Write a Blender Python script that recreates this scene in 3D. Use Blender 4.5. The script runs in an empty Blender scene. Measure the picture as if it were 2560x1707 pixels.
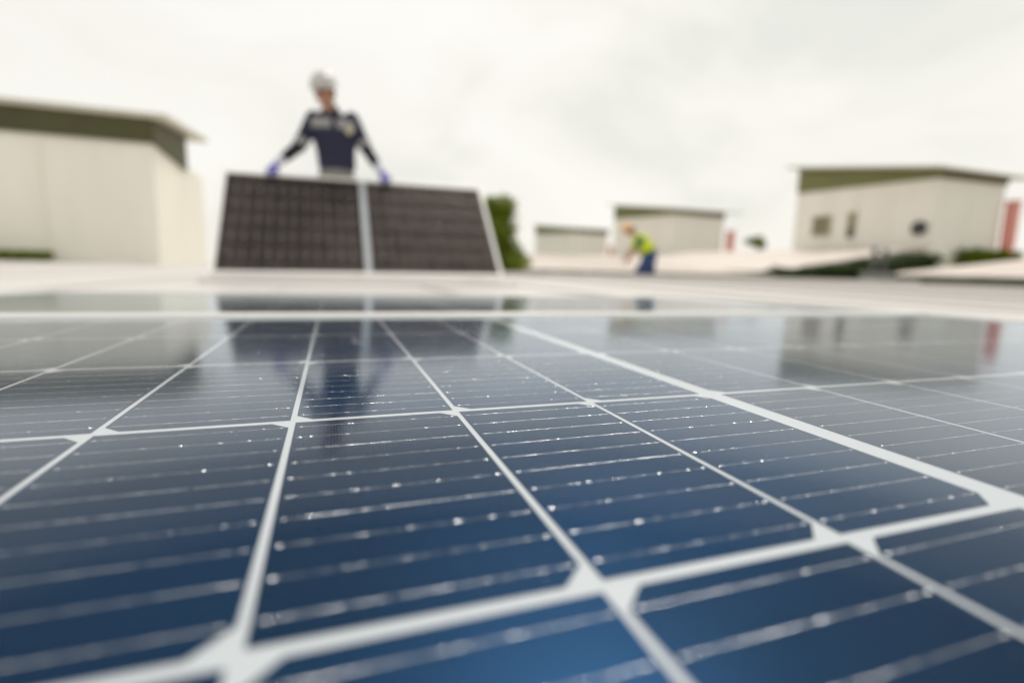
import bpy, bmesh, math, random
from mathutils import Vector, Matrix, noise as mnoise
random.seed(7)
sc = bpy.context.scene
COL = sc.collection
R = math.radians

# ------------------------------------------------------------------ camera
cam = bpy.data.cameras.new('camera')
cam.sensor_width = 36.0
cam.lens = 1288.4 / 2560 * 36
cam.clip_start = 0.01
cam.clip_end = 3000
cam.dof.use_dof = True
cam.dof.focus_distance = 0.305
cam.dof.aperture_fstop = 2.7
camo = bpy.data.objects.new('camera', cam)
COL.objects.link(camo)
CAM = Vector((0.02222, -0.11757, 0.08465))
YAW, PITCH, ROLL = -0.33685, 1.43002, 0.02748
camo.matrix_world = (Matrix.Translation(CAM) @ Matrix.Rotation(YAW, 4, 'Z')
                     @ Matrix.Rotation(PITCH, 4, 'X') @ Matrix.Rotation(ROLL, 4, 'Z'))
sc.camera = camo

# ------------------------------------------------------------------ sky, sun, exposure
SUN_EL, SUN_AZ = R(57), R(33)          # azimuth from +y towards +x
w = bpy.data.worlds.new('World')
sc.world = w
w.use_nodes = True
nt = w.node_tree
bg = nt.nodes['Background']
bg.inputs['Strength'].default_value = 0.1
sky = nt.nodes.new('ShaderNodeTexSky')
sky.sky_type = 'NISHITA'
sky.sun_disc = False
sky.sun_elevation = SUN_EL
sky.sun_rotation = SUN_AZ
sky.dust_density = 4.0
tc = nt.nodes.new('ShaderNodeTexCoord')
mp = nt.nodes.new('ShaderNodeMapping')
mp.inputs['Scale'].default_value = (1.0, 1.0, 1.7)
nz = nt.nodes.new('ShaderNodeTexNoise')
nz.inputs['Scale'].default_value = 2.6
nz.inputs['Detail'].default_value = 6
nz.inputs['Roughness'].default_value = 0.5
nz.inputs['Distortion'].default_value = 0.35
cr = nt.nodes.new('ShaderNodeValToRGB')
e = cr.color_ramp.elements
e[0].position, e[0].color = 0.30, (8.2, 8.25, 7.55, 1)
e[1].position, e[1].color = 0.62, (10.1, 9.92, 9.3, 1)
em = cr.color_ramp.elements.new(0.46)
em.color = (9.6, 9.36, 8.65, 1)
mx = nt.nodes.new('ShaderNodeMix')
mx.data_type = 'RGBA'
mx.inputs['Factor'].default_value = 0.93
nt.links.new(tc.outputs['Generated'], mp.inputs['Vector'])
nt.links.new(mp.outputs['Vector'], nz.inputs['Vector'])
nt.links.new(nz.outputs['Fac'], cr.inputs['Fac'])
nt.links.new(sky.outputs['Color'], mx.inputs['A'])
nt.links.new(cr.outputs['Color'], mx.inputs['B'])
nt.links.new(mx.outputs['Result'], bg.inputs['Color'])

sl = bpy.data.lights.new('sun', 'SUN')
sl.energy = 2.0
sl.angle = R(10)
sl.color = (1.0, 0.95, 0.87)
so = bpy.data.objects.new('sun', sl)
COL.objects.link(so)
sd = Vector((math.sin(SUN_AZ) * math.cos(SUN_EL), math.cos(SUN_AZ) * math.cos(SUN_EL), math.sin(SUN_EL)))
so.rotation_euler = sd.to_track_quat('Z', 'Y').to_euler()
so.location = sd * 50

sc.view_settings.view_transform = 'Standard'
sc.view_settings.look = 'None'
sc.view_settings.exposure = 0.02
sc.view_settings.gamma = 1.0
sc.cycles.use_denoising = True
sc.cycles.max_bounces = 8
sc.cycles.transparent_max_bounces = 12
sc.cycles.sample_clamp_indirect = 8.0
sc.cycles.caustics_reflective = False
sc.cycles.caustics_refractive = False


# ------------------------------------------------------------------ helpers
def tag(o, label=None, cat=None, group=None, kind=None):
    for k, v in (('label', label), ('category', cat), ('group', group), ('kind', kind)):
        if v:
            o[k] = v
    return o


def link(o, parent=None):
    COL.objects.link(o)
    if parent is not None:
        o.parent = parent
    return o


def empty(name, loc=(0, 0, 0), rz=0.0, rx=0.0, ry=0.0):
    o = bpy.data.objects.new(name, None)
    o.empty_display_size = 0.1
    o.location = loc
    o.rotation_euler = (rx, ry, rz)
    return link(o)


class MB:
    def __init__(s):
        s.v, s.f, s.m = [], [], []

    def poly(s, pts, mi=0):
        n = len(s.v)
        s.v += [tuple(p) for p in pts]
        s.f.append(list(range(n, n + len(pts))))
        s.m.append(mi)

    def mesh(s, verts, faces, mi=0):
        n = len(s.v)
        s.v += [tuple(p) for p in verts]
        for f in faces:
            s.f.append([n + i for i in f])
            s.m.append(mi)

    def box(s, x0, x1, y0, y1, z0, z1, mi=0):
        v = [(x0, y0, z0), (x1, y0, z0), (x1, y1, z0), (x0, y1, z0), (x0, y0, z1), (x1, y0, z1), (x1, y1, z1), (x0, y1, z1)]
        s.mesh(v, [(3, 2, 1, 0), (4, 5, 6, 7), (0, 1, 5, 4), (1, 2, 6, 5), (2, 3, 7, 6), (3, 0, 4, 7)], mi)

    def prism(s, pts, d, mi=0):
        """closed prism: polygon pts (3D, ccw seen from the +d side) pushed along -d"""
        n = len(pts)
        d = Vector(d)
        a = [Vector(p) for p in pts]
        b = [p - d for p in a]
        k = len(s.v)
        s.v += [tuple(p) for p in a + b]
        s.f.append([k + i for i in range(n)])
        s.m.append(mi)
        s.f.append([k + n + i for i in reversed(range(n))])
        s.m.append(mi)
        for i in range(n):
            j = (i + 1) % n
            s.f.append([k + i, k + n + i, k + n + j, k + j])
            s.m.append(mi)

    def capsule(s, p0, r0, p1, r1, seg=14, hemi=4, sy=1.0, mi=0):
        p0, p1 = Vector(p0), Vector(p1)
        ax = p1 - p0
        L = ax.length
        ax = ax / L if L > 1e-9 else Vector((0, 0, 1))
        u = ax.orthogonal().normalized() if abs(ax.x) > 0.9 else ax.cross(Vector((0, 1, 0))).normalized()
        if u.length < .5:
            u = ax.orthogonal().normalized()
        v = ax.cross(u)
        rings = []
        for i in range(hemi + 1):
            t = -math.pi / 2 + i / hemi * math.pi / 2
            rings.append((p0 + ax * (r0 * math.sin(t)), r0 * math.cos(t)))
        for i in range(hemi + 1):
            t = i / hemi * math.pi / 2
            rings.append((p1 + ax * (r1 * math.sin(t)), r1 * math.cos(t)))
        s.loft([(c, u * max(r, 1e-4), v * max(r, 1e-4) * sy) for c, r in rings], seg, mi)

    def loft(s, rings, seg=16, mi=0):
        n = len(s.v)
        for c, u, v in rings:
            c = Vector(c)
            for k in range(seg):
                a = 2 * math.pi * k / seg
                s.v.append(tuple(c + Vector(u) * math.cos(a) + Vector(v) * math.sin(a)))
        for i in range(len(rings) - 1):
            for k in range(seg):
                j = (k + 1) % seg
                s.f.append([n + i * seg + k, n + i * seg + j, n + (i + 1) * seg + j, n + (i + 1) * seg + k])
                s.m.append(mi)
        s.f.append([n + k for k in reversed(range(seg))])
        s.m.append(mi)
        s.f.append([n + (len(rings) - 1) * seg + k for k in range(seg)])
        s.m.append(mi)

    def ell(s, c, rx, ry, rz, seg=16, hemi=6, rot=None, mi=0):
        rings = []
        for i in range(2 * hemi + 1):
            t = -math.pi / 2 + i / (2 * hemi) * math.pi
            q = max(math.cos(t), 1e-3)
            rings.append((Vector((0, 0, rz * math.sin(t))), Vector((rx * q, 0, 0)), Vector((0, ry * q, 0))))
        M = rot or Matrix.Identity(3)
        s.loft([(Vector(c) + M @ a, M @ u, M @ v) for a, u, v in rings], seg, mi)

    def data(s, name, smooth=False):
        me = bpy.data.meshes.new(name)
        me.from_pydata(s.v, [], s.f)
        for p, mi in zip(me.polygons, s.m):
            p.material_index = mi
            p.use_smooth = smooth
        me.update()
        return me

    def build(s, name, mats, parent=None, smooth=False, bevel=0.0):
        me = s.data(name, smooth)
        for m in (mats if isinstance(mats, (list, tuple)) else [mats]):
            me.materials.append(m)
        o = link(bpy.data.objects.new(name, me), parent)
        if bevel:
            b = o.modifiers.new('bevel', 'BEVEL')
            b.width = bevel
            b.segments = 2
            b.limit_method = 'ANGLE'
        return o


def fuse(mb, name, mats, parent, voxel, smooth_it=6):
    """join overlapping closed shapes into one continuous skin"""
    o = mb.build(name, mats, None, True)
    m = o.modifiers.new('remesh', 'REMESH')
    m.mode = 'VOXEL'
    m.voxel_size = voxel
    m.use_smooth_shade = True
    if smooth_it:
        s = o.modifiers.new('smooth', 'SMOOTH')
        s.factor = 0.5
        s.iterations = smooth_it
    dg = bpy.context.evaluated_depsgraph_get()
    me = bpy.data.meshes.new_from_object(o.evaluated_get(dg))
    me.name = name
    old = o.data
    o.modifiers.clear()
    o.data = me
    bpy.data.meshes.remove(old)
    me.materials.clear()
    for q in (mats if isinstance(mats, (list, tuple)) else [mats]):
        me.materials.append(q)
    for p in me.polygons:
        p.use_smooth = True
    if parent is not None:
        o.parent = parent
    return o


def shell(src, name, mat, parent, test, off):
    """a thin band lifted off a garment where test(co, normal) holds"""
    me = src.data
    vn = [v.normal.copy() for v in me.vertices]
    mb = MB()
    idx = {}
    faces = []
    for p in me.polygons:
        if all(test(me.vertices[i].co, vn[i]) for i in p.vertices):
            faces.append(list(p.vertices))
    for f in faces:
        for i in f:
            if i not in idx:
                idx[i] = len(mb.v)
                mb.v.append(tuple(me.vertices[i].co + vn[i] * off))
        mb.f.append([idx[i] for i in f])
        mb.m.append(0)
    o = mb.build(name, mat, parent, True)
    s = o.modifiers.new('solid', 'SOLIDIFY')
    s.thickness = off * 0.9
    s.offset = -1
    return o


# ------------------------------------------------------------------ materials
MATS = {}


def mat(name, col, rough=0.6, metal=0.0, var=0.0, vscale=4.0, bump=0.0, bscale=40.0, spec=0.5, coat=0.0, stretch=(1, 1, 1), col2=None):
    m = bpy.data.materials.new(name)
    m.use_nodes = True
    n = m.node_tree
    b = n.nodes['Principled BSDF']
    b.inputs['Base Color'].default_value = (*col, 1)
    b.inputs['Roughness'].default_value = rough
    b.inputs['Metallic'].default_value = metal
    b.inputs['Specular IOR Level'].default_value = spec
    b.inputs['Coat Weight'].default_value = coat
    t = n.nodes.new('ShaderNodeTexCoord')
    mpn = n.nodes.new('ShaderNodeMapping')
    mpn.inputs['Scale'].default_value = stretch
    n.links.new(t.outputs['Object'], mpn.inputs['Vector'])
    if var or col2:
        z = n.nodes.new('ShaderNodeTexNoise')
        z.inputs['Scale'].default_value = vscale
        z.inputs['Detail'].default_value = 5
        z.inputs['Roughness'].default_value = 0.6
        n.links.new(mpn.outputs['Vector'], z.inputs['Vector'])
        r = n.nodes.new('ShaderNodeValToRGB')
        c2 = col2 or tuple(c * (1 + var) for c in col)
        c1 = col if col2 else tuple(c * (1 - var) for c in col)
        r.color_ramp.elements[0].position = 0.32
        r.color_ramp.elements[0].color = (*c1, 1)
        r.color_ramp.elements[1].position = 0.68
        r.color_ramp.elements[1].color = (*c2, 1)
        n.links.new(z.outputs['Fac'], r.inputs['Fac'])
        n.links.new(r.outputs['Color'], b.inputs['Base Color'])
    if bump:
        z = n.nodes.new('ShaderNodeTexNoise')
        z.inputs['Scale'].default_value = bscale
        z.inputs['Detail'].default_value = 4
        n.links.new(mpn.outputs['Vector'], z.inputs['Vector'])
        bu = n.nodes.new('ShaderNodeBump')
        bu.inputs['Strength'].default_value = bump
        bu.inputs['Distance'].default_value = 0.02
        n.links.new(z.outputs['Fac'], bu.inputs['Height'])
        n.links.new(bu.outputs['Normal'], b.inputs['Normal'])
    MATS[name] = m
    return m


def glass_mat(name, rough):
    """low-iron cover glass: what is not mirrored by Fresnel goes straight through"""
    m = bpy.data.materials.new(name)
    m.use_nodes = True
    n = m.node_tree
    n.nodes.remove(n.nodes['Principled BSDF'])
    out = n.nodes['Material Output']
    # anti-reflective, lightly textured cover glass: reflectance against 1 - cos(incidence),
    # almost nothing up to about 60 degrees, then a steep rise to a full mirror at grazing view
    lw = n.nodes.new('ShaderNodeLayerWeight')
    lw.inputs['Blend'].default_value = 0.5
    fr = n.nodes.new('ShaderNodeValToRGB')
    el = fr.color_ramp.elements
    el[0].position, el[0].color = 0.0, (0.003, 0.003, 0.003, 1)
    el[1].position, el[1].color = 1.0, (1, 1, 1, 1)
    for p_, v_ in ((0.40, 0.004), (0.545, 0.012), (0.66, 0.085), (0.748, 0.27), (0.826, 0.43), (0.913, 0.64)):
        q_ = el.new(p_)
        q_.color = (v_, v_, v_, 1)
    n.links.new(lw.outputs['Facing'], fr.inputs['Fac'])
    tr = n.nodes.new('ShaderNodeBsdfTransparent')
    tr.inputs['Color'].default_value = (0.965, 0.968, 0.962, 1)
    gl = n.nodes.new('ShaderNodeBsdfGlossy')
    gl.inputs['Color'].default_value = (0.88, 0.94, 1.0, 1)
    gl.inputs['Roughness'].default_value = rough
    t = n.nodes.new('ShaderNodeTexCoord')
    z = n.nodes.new('ShaderNodeTexNoise')
    z.inputs['Scale'].default_value = 5
    z.inputs['Detail'].default_value = 5
    mr = n.nodes.new('ShaderNodeMapRange')
    mr.inputs['To Min'].default_value = rough * 0.8
    mr.inputs['To Max'].default_value = rough * 1.2
    n.links.new(t.outputs['Object'], z.inputs['Vector'])
    n.links.new(z.outputs['Fac'], mr.inputs['Value'])
    n.links.new(mr.outputs['Result'], gl.inputs['Roughness'])
    mix = n.nodes.new('ShaderNodeMixShader')
    n.links.new(fr.outputs['Color'], mix.inputs['Fac'])
    n.links.new(tr.outputs['BSDF'], mix.inputs[1])
    n.links.new(gl.outputs['BSDF'], mix.inputs[2])
    n.links.new(mix.outputs['Shader'], out.inputs['Surface'])
    return m


def cell_mat(name, fingers, c1, c2):
    """blue nitride-coated silicon, printed with hair-fine silver fingers across the busbars"""
    m = bpy.data.materials.new(name)
    m.use_nodes = True
    n = m.node_tree
    b = n.nodes['Principled BSDF']
    t = n.nodes.new('ShaderNodeTexCoord')
    oi = n.nodes.new('ShaderNodeObjectInfo')
    z = n.nodes.new('ShaderNodeTexNoise')
    z.inputs['Scale'].default_value = 9
    z.inputs['Detail'].default_value = 3
    n.links.new(t.outputs['Object'], z.inputs['Vector'])
    r = n.nodes.new('ShaderNodeValToRGB')
    r.color_ramp.elements[0].position = 0.3
    r.color_ramp.elements[0].color = (*c1, 1)
    r.color_ramp.elements[1].position = 0.7
    r.color_ramp.elements[1].color = (*c2, 1)
    n.links.new(z.outputs['Fac'], r.inputs['Fac'])
    hs = n.nodes.new('ShaderNodeHueSaturation')
    mr = n.nodes.new('ShaderNodeMapRange')
    mr.inputs['To Min'].default_value = 0.8
    mr.inputs['To Max'].default_value = 1.2
    n.links.new(oi.outputs['Random'], mr.inputs['Value'])
    n.links.new(mr.outputs['Result'], hs.inputs['Value'])
    n.links.new(r.outputs['Color'], hs.inputs['Color'])
    col = hs.outputs['Color']
    if fingers:
        sx = n.nodes.new('ShaderNodeSeparateXYZ')
        n.links.new(t.outputs['Object'], sx.inputs['Vector'])
        mu = n.nodes.new('ShaderNodeMath')
        mu.operation = 'MULTIPLY'
        mu.inputs[1].default_value = 1 / 0.0016
        fr = n.nodes.new('ShaderNodeMath')
        fr.operation = 'FRACT'
        lt = n.nodes.new('ShaderNodeMath')
        lt.operation = 'LESS_THAN'
        lt.inputs[1].default_value = 0.12
        n.links.new(sx.outputs['X'], mu.inputs[0])
        n.links.new(mu.outputs[0], fr.inputs[0])
        n.links.new(fr.outputs[0], lt.inputs[0])
        mc = n.nodes.new('ShaderNodeMix')
        mc.data_type = 'RGBA'
        mc.inputs['B'].default_value = (0.09, 0.12, 0.17, 1)
        n.links.new(lt.outputs[0], mc.inputs['Factor'])
        n.links.new(col, mc.inputs['A'])
        col = mc.outputs['Result']
    # under the glass the coating never meets grazing light: a dull diffuse body and a blue lobe, no Fresnel rise
    n.nodes.remove(b)
    df = n.nodes.new('ShaderNodeBsdfDiffuse')
    gs = n.nodes.new('ShaderNodeBsdfGlossy')
    gs.inputs['Roughness'].default_value = 0.42
    sc_ = n.nodes.new('ShaderNodeMix')
    sc_.data_type = 'RGBA'
    sc_.inputs['Factor'].default_value = 0.85
    sc_.inputs['B'].default_value = (0, 0, 0, 1)
    n.links.new(col, sc_.inputs['A'])
    n.links.new(sc_.outputs['Result'], df.inputs['Color'])
    n.links.new(col, gs.inputs['Color'])
    ms = n.nodes.new('ShaderNodeMixShader')
    ms.inputs['Fac'].default_value = 0.85
    n.links.new(df.outputs['BSDF'], ms.inputs[1])
    n.links.new(gs.outputs['BSDF'], ms.inputs[2])
    n.links.new(ms.outputs['Shader'], n.nodes['Material Output'].inputs['Surface'])
    return m


M_cell = cell_mat('silicon_cell', True, (0.002, 0.026, 0.074), (0.004, 0.037, 0.105))
M_cellf = cell_mat('silicon_cell_plain', False, (0.050, 0.038, 0.034), (0.075, 0.058, 0.052))
M_glass = glass_mat('panel_glass', 0.10)
M_glassf = glass_mat('panel_glass_far', 0.06)
M_back = mat('backsheet', (0.50, 0.535, 0.58), 0.55, var=0.03, vscale=8)
M_alu = mat('anodised_frame', (0.86, 0.85, 0.83), 0.40, 0.12, var=0.03, vscale=30, stretch=(1, 30, 30))
M_alu2 = mat('mill_aluminium', (0.6, 0.6, 0.6), 0.45, 0.6, var=0.05, vscale=12)
M_wire = mat('tinned_wire', (0.80, 0.82, 0.86), 0.22, 0.9, bump=0.2, bscale=1200)
M_dust = mat('dust_grain', (0.62, 0.58, 0.52), 0.35, 0.0, var=0.1)
M_black = mat('black_plastic', (0.02, 0.02, 0.022), 0.5, var=0.2)
M_roof = mat('pale_metal_roof', (0.61, 0.58, 0.56), 0.42, 0.0, var=0.06, vscale=1.2, bump=0.1, bscale=6, spec=0.5)
M_roof2 = mat('cream_roof_sheet', (0.62, 0.55, 0.50), 0.5, 0.0, var=0.05, vscale=0.4)
M_wall = mat('cream_wall', (0.82, 0.79, 0.72), 0.7, var=0.04, vscale=0.7, stretch=(1, 1, 0.4))
M_wallL = mat('cream_wall_ribbed', (0.82, 0.79, 0.70), 0.7, var=0.04, vscale=0.8, stretch=(1, 1, 0.3))
M_olive = mat('olive_louvre', (0.060, 0.058, 0.015), 0.6, var=0.15, vscale=1.5)
M_band_sunlit = mat('sunlit_green_louvre', (0.17, 0.18, 0.065), 0.6, var=0.12, vscale=1.2)  # lighter copy of the olive louvre: sunlight on the right row put into the colour
M_slab = mat('pale_roof_edge', (0.55, 0.52, 0.42), 0.5, var=0.05)
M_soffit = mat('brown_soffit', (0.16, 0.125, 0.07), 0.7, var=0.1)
M_red = mat('red_paint', (0.74, 0.30, 0.25), 0.5, var=0.1, vscale=1)
M_window = mat('window_glass', (0.16, 0.15, 0.08), 0.12, 0.0, var=0.1)
M_winfr = mat('window_frame', (0.42, 0.38, 0.26), 0.5, var=0.05)
M_dark = mat('dark_metal', (0.03, 0.035, 0.035), 0.45, 0.4, var=0.2)
M_gutter = mat('green_gutter', (0.045, 0.062, 0.026), 0.5, var=0.2, vscale=1.0)
M_grey = mat('galvanised_grey', (0.22, 0.23, 0.22), 0.45, 0.5, var=0.15, vscale=5)
M_ground = mat('ground_concrete', (0.30, 0.29, 0.25), 0.9, var=0.2, vscale=0.05)
M_leaf = mat('leaf', (0.15, 0.21, 0.008), 0.55, col2=(0.27, 0.33, 0.012), vscale=2.5)
M_leafd = mat('leaf_dark', (0.035, 0.085, 0.012), 0.55, col2=(0.075, 0.12, 0.014), vscale=2.5)
for m_ in (M_leaf, M_leafd):            # thin leaves let light through
    n_ = m_.node_tree
    b_ = n_.nodes['Principled BSDF']
    tl = n_.nodes.new('ShaderNodeBsdfTranslucent')
    src = b_.inputs['Base Color'].links[0].from_socket
    n_.links.new(src, tl.inputs['Color'])
    ms = n_.nodes.new('ShaderNodeMixShader')
    ms.inputs['Fac'].default_value = 0.6
    n_.links.new(b_.outputs['BSDF'], ms.inputs[1])
    n_.links.new(tl.outputs['BSDF'], ms.inputs[2])
    n_.links.new(ms.outputs['Shader'], n_.nodes['Material Output'].inputs['Surface'])
M_bark = mat('bark', (0.09, 0.065, 0.045), 0.85, var=0.3, vscale=9, bump=0.5, bscale=20, stretch=(1, 1, 0.3))
M_skin = mat('skin', (0.48, 0.24, 0.15), 0.5, var=0.06, vscale=14)
M_hair = mat('black_hair', (0.012, 0.011, 0.010), 0.5, var=0.2)
M_navy = mat('navy_cloth', (0.012, 0.015, 0.042), 0.75, var=0.2, vscale=18, bump=0.4, bscale=30)
M_armlet = mat('black_cloth', (0.006, 0.007, 0.014), 0.8, var=0.2, vscale=20)
M_band = mat('grey_reflective_tape', (0.30, 0.29, 0.29), 0.5, var=0.06, vscale=20)
M_gtrous = mat('grey_trousers', (0.22, 0.21, 0.19), 0.8, var=0.12, vscale=14, bump=0.4, bscale=24)
M_glove = mat('violet_glove', (0.10, 0.09, 0.42), 0.6, var=0.1, vscale=30)
M_cuff = mat('pale_glove_cuff', (0.60, 0.60, 0.72), 0.6, var=0.05, vscale=30)
M_white = mat('white_helmet', (0.50, 0.49, 0.47), 0.35, var=0.02)
M_tan = mat('tan_helmet', (0.72, 0.42, 0.16), 0.35, var=0.04)
M_vest = mat('hi_vis_vest', (0.62, 0.70, 0.01), 0.7, var=0.08, vscale=10)
M_green = mat('green_cloth', (0.03, 0.16, 0.075), 0.75, var=0.12, vscale=10)
M_jean = mat('blue_denim', (0.022, 0.045, 0.14), 0.8, var=0.2, vscale=12)
M_boot = mat('boot_leather', (0.04, 0.03, 0.02), 0.6, var=0.2)
M_glint_disc = mat('glint_disc', (0.55, 0.52, 0.33), 0.3, 0.6, var=0.05)  # highlight on the jacket painted as a pale yellowish disc

# ------------------------------------------------------------------ setting
ROOF_Z = -0.088
g = MB()
g.box(-1500, 1500, -1500, 1500, -9.0, -8.0)
tag(g.build('ground', M_ground), kind='structure')

EDGE = [(2.2, -8), (2.2, 10.4), (22, 14.0), (22, -8)]
rf = MB()
out = [(-26, -8, ROOF_Z), (22, -8, ROOF_Z), (22, 14.0, ROOF_Z), (3.0, 10.6, ROOF_Z), (2.2, 10.5, ROOF_Z), (2.2, 34, ROOF_Z), (-26, 34, ROOF_Z)]
rf.prism(out, (0, 0, 0.30))
roof = tag(rf.build('roof', M_roof), kind='structure')
# standing seams of the roof sheets, each one a piece of the roof
sm = MB()
sm.prism([(-0.012, 0, 0), (0.012, 0, 0), (0.007, 0, 0.022), (-0.007, 0, 0.022)], (0, -1, 0))
seam_data = sm.data('seam')
seam_data.materials.append(M_roof)
x = -12.0 - 0.28
while x < 21.8:
    if x < 2.0:
        y1 = 33.9
    else:
        y1 = 10.55 + (x - 2.2) * 3.5 / 19.8
    o = link(bpy.data.objects.new('seam', seam_data), roof)
    o.location = (x, -7.9, ROOF_Z - 0.001)
    o.scale = (1, y1 + 7.9 - 0.02, 1)
    x += 1.0
# edge upstand of the far roof edge
up = MB()
a, b = Vector((2.2, 10.5, ROOF_Z)), Vector((22, 14.0, ROOF_Z))
d = (b - a).normalized()
nrm = Vector((-d.y, d.x, 0))
up.prism([a + nrm * 0.002 + Vector((0, 0, -0.2)), b + nrm * 0.002 + Vector((0, 0, -0.2)), b + nrm * 0.002 + Vector((0, 0, 0.10)), a + nrm * 0.002 + Vector((0, 0, 0.10))], -nrm * 0.05)
up.build('edge_flashing', M_roof, roof)

lr = MB()
lr.prism([(2.4, 10.9, -0.46), (20, 14.2, -0.46), (20, 18.8, -0.46), (2.4, 18.8, -0.46)], (0, 0, 0.25))
tag(lr.build('lower_roof', M_roof2), kind='structure')

# ------------------------------------------------------------------ solar panels
CX, CY = 0.0925, 0.1845
GAPX, GAPY = 0.0031, 0.0052
CW, CH = CX - GAPX, CY - GAPY
MID = 0.0130
HX = MID / 2 + 12 * CX + 0.026     # half outer length
HY = 3 * CY + 0.0260               # half outer width


def cell_data(side, material, far=False):
    """half-cut cell, two chamfered corners on one long side (+1 right, -1 left)"""
    c = 0.0125 if far else 0.0088
    hx, hy = ((CX - 0.0010) / 2, (CY - 0.0012) / 2) if far else (CW / 2, CH / 2)
    p = [(-hx, -hy), (hx - c, -hy), (hx, -hy + c), (hx, hy - c), (hx - c, hy), (-hx, hy)]
    if side < 0:
        p = [(-q[0], q[1]) for q in reversed(p)]
    mb = MB()
    mb.prism([(q[0], q[1], 0) for q in p], (0, 0, 0.0002))
    me = mb.data('cell')
    me.materials.append(material)
    return me


def busbar_mesh(mb, ox, oy, rnd, detail=True, z=0.0):
    """tinned round wire with solder blobs at the pads, running across one half cell"""
    x0, x1 = -CW / 2 + 0.0016, CW / 2 - 0.0016
    n = 30 if detail else 1
    vs, fs = [], []
    for i in range(n):
        xa, xb = x0 + (x1 - x0) * i / n, x0 + (x1 - x0) * (i + 1) / n
        if detail:                                   # every short length is tinned a little differently
            h = 0.00009 * rnd.uniform(0.8, 1.2)
            wv = 0.00010 * rnd.uniform(0.8, 1.3)
            ty, tx = rnd.gauss(0.16, 0.16), rnd.gauss(0.06, 0.12)
        else:
            h, wv, ty, tx = 0.00008, 0.00010, 0.0, 0.0
        k = len(vs)
        dz, dx = ty * wv, tx * min(xb - xa, 0.0008) * .5
        vs += [(ox + xa, oy - wv * 1.25, z), (ox + xb, oy - wv * 1.25, z), (ox + xb, oy - wv, z + h - dz - dx), (ox + xa, oy - wv, z + h - dz + dx),
               (ox + xb, oy + wv, z + h + dz - dx), (ox + xa, oy + wv, z + h + dz + dx), (ox + xb, oy + wv * 1.25, z), (ox + xa, oy + wv * 1.25, z)]
        fs += [(k, k + 1, k + 2, k + 3), (k + 3, k + 2, k + 4, k + 5), (k + 5, k + 4, k + 6, k + 7)]
    mb.mesh(vs, fs, 0)
    if detail:
        pads = [x0 + 0.0018, x1 - 0.0018] + [x0 + (x1 - x0) * (q + 0.5) / 5 + rnd.uniform(-1, 1) * 0.002 for q in range(5)]
        pads += [rnd.uniform(x0, x1) for _ in range(3)]
        for q, px in enumerate(pads):
            ra = rnd.uniform(0.8, 1.1) * 0.001 * (1.0 if q < 2 else rnd.choice((0.3, 0.45, 0.6, 0.95)))
            rc = 0.62 * ra                                     # footprint across the wire
            hh = ra * rnd.uniform(0.06, 0.12)                  # shallow tinned dome
            tx, ty = rnd.uniform(-.16, .24), rnd.uniform(-.02, .34)
            ring = []
            seg = 9
            for lv, fr_ in enumerate((1, .68, .34)):
                for s_ in range(seg):
                    a_ = 2 * math.pi * (s_ + .5 * lv) / seg
                    dx, dy = ra * fr_ * math.cos(a_), rc * fr_ * math.sin(a_)
                    ring.append((ox + px + dx, oy + dy, z + 0.00010 + hh * (1 - fr_ * fr_) + (tx * dx - ty * dy) * (1 if lv else .3)))
            ring.append((ox + px, oy, z + 0.00010 + hh))
            f2 = []
            for lv in range(2):
                for s_ in range(seg):
                    f2.append((lv * seg + s_, lv * seg + (s_ + 1) % seg, (lv + 1) * seg + (s_ + 1) % seg, (lv + 1) * seg + s_))
            for s_ in range(seg):
                f2.append((2 * seg + s_, 2 * seg + (s_ + 1) % seg, 3 * seg))
            mb.mesh(ring, f2)


CELL = {(s, k): cell_data(s, m, k == 'far') for s in (-1, 1) for k, m in (('near', M_cell), ('far', M_cellf))}
rb = random.Random(3)
BUS = []
for k in range(10):
    q = MB()
    busbar_mesh(q, 0, 0, rb, True)
    me = q.data('busbar')
    me.materials.append(M_wire)
    BUS.append(me)

ZC = -0.0030      # cells lie just under the cover glass (glass top at z = 0)


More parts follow.
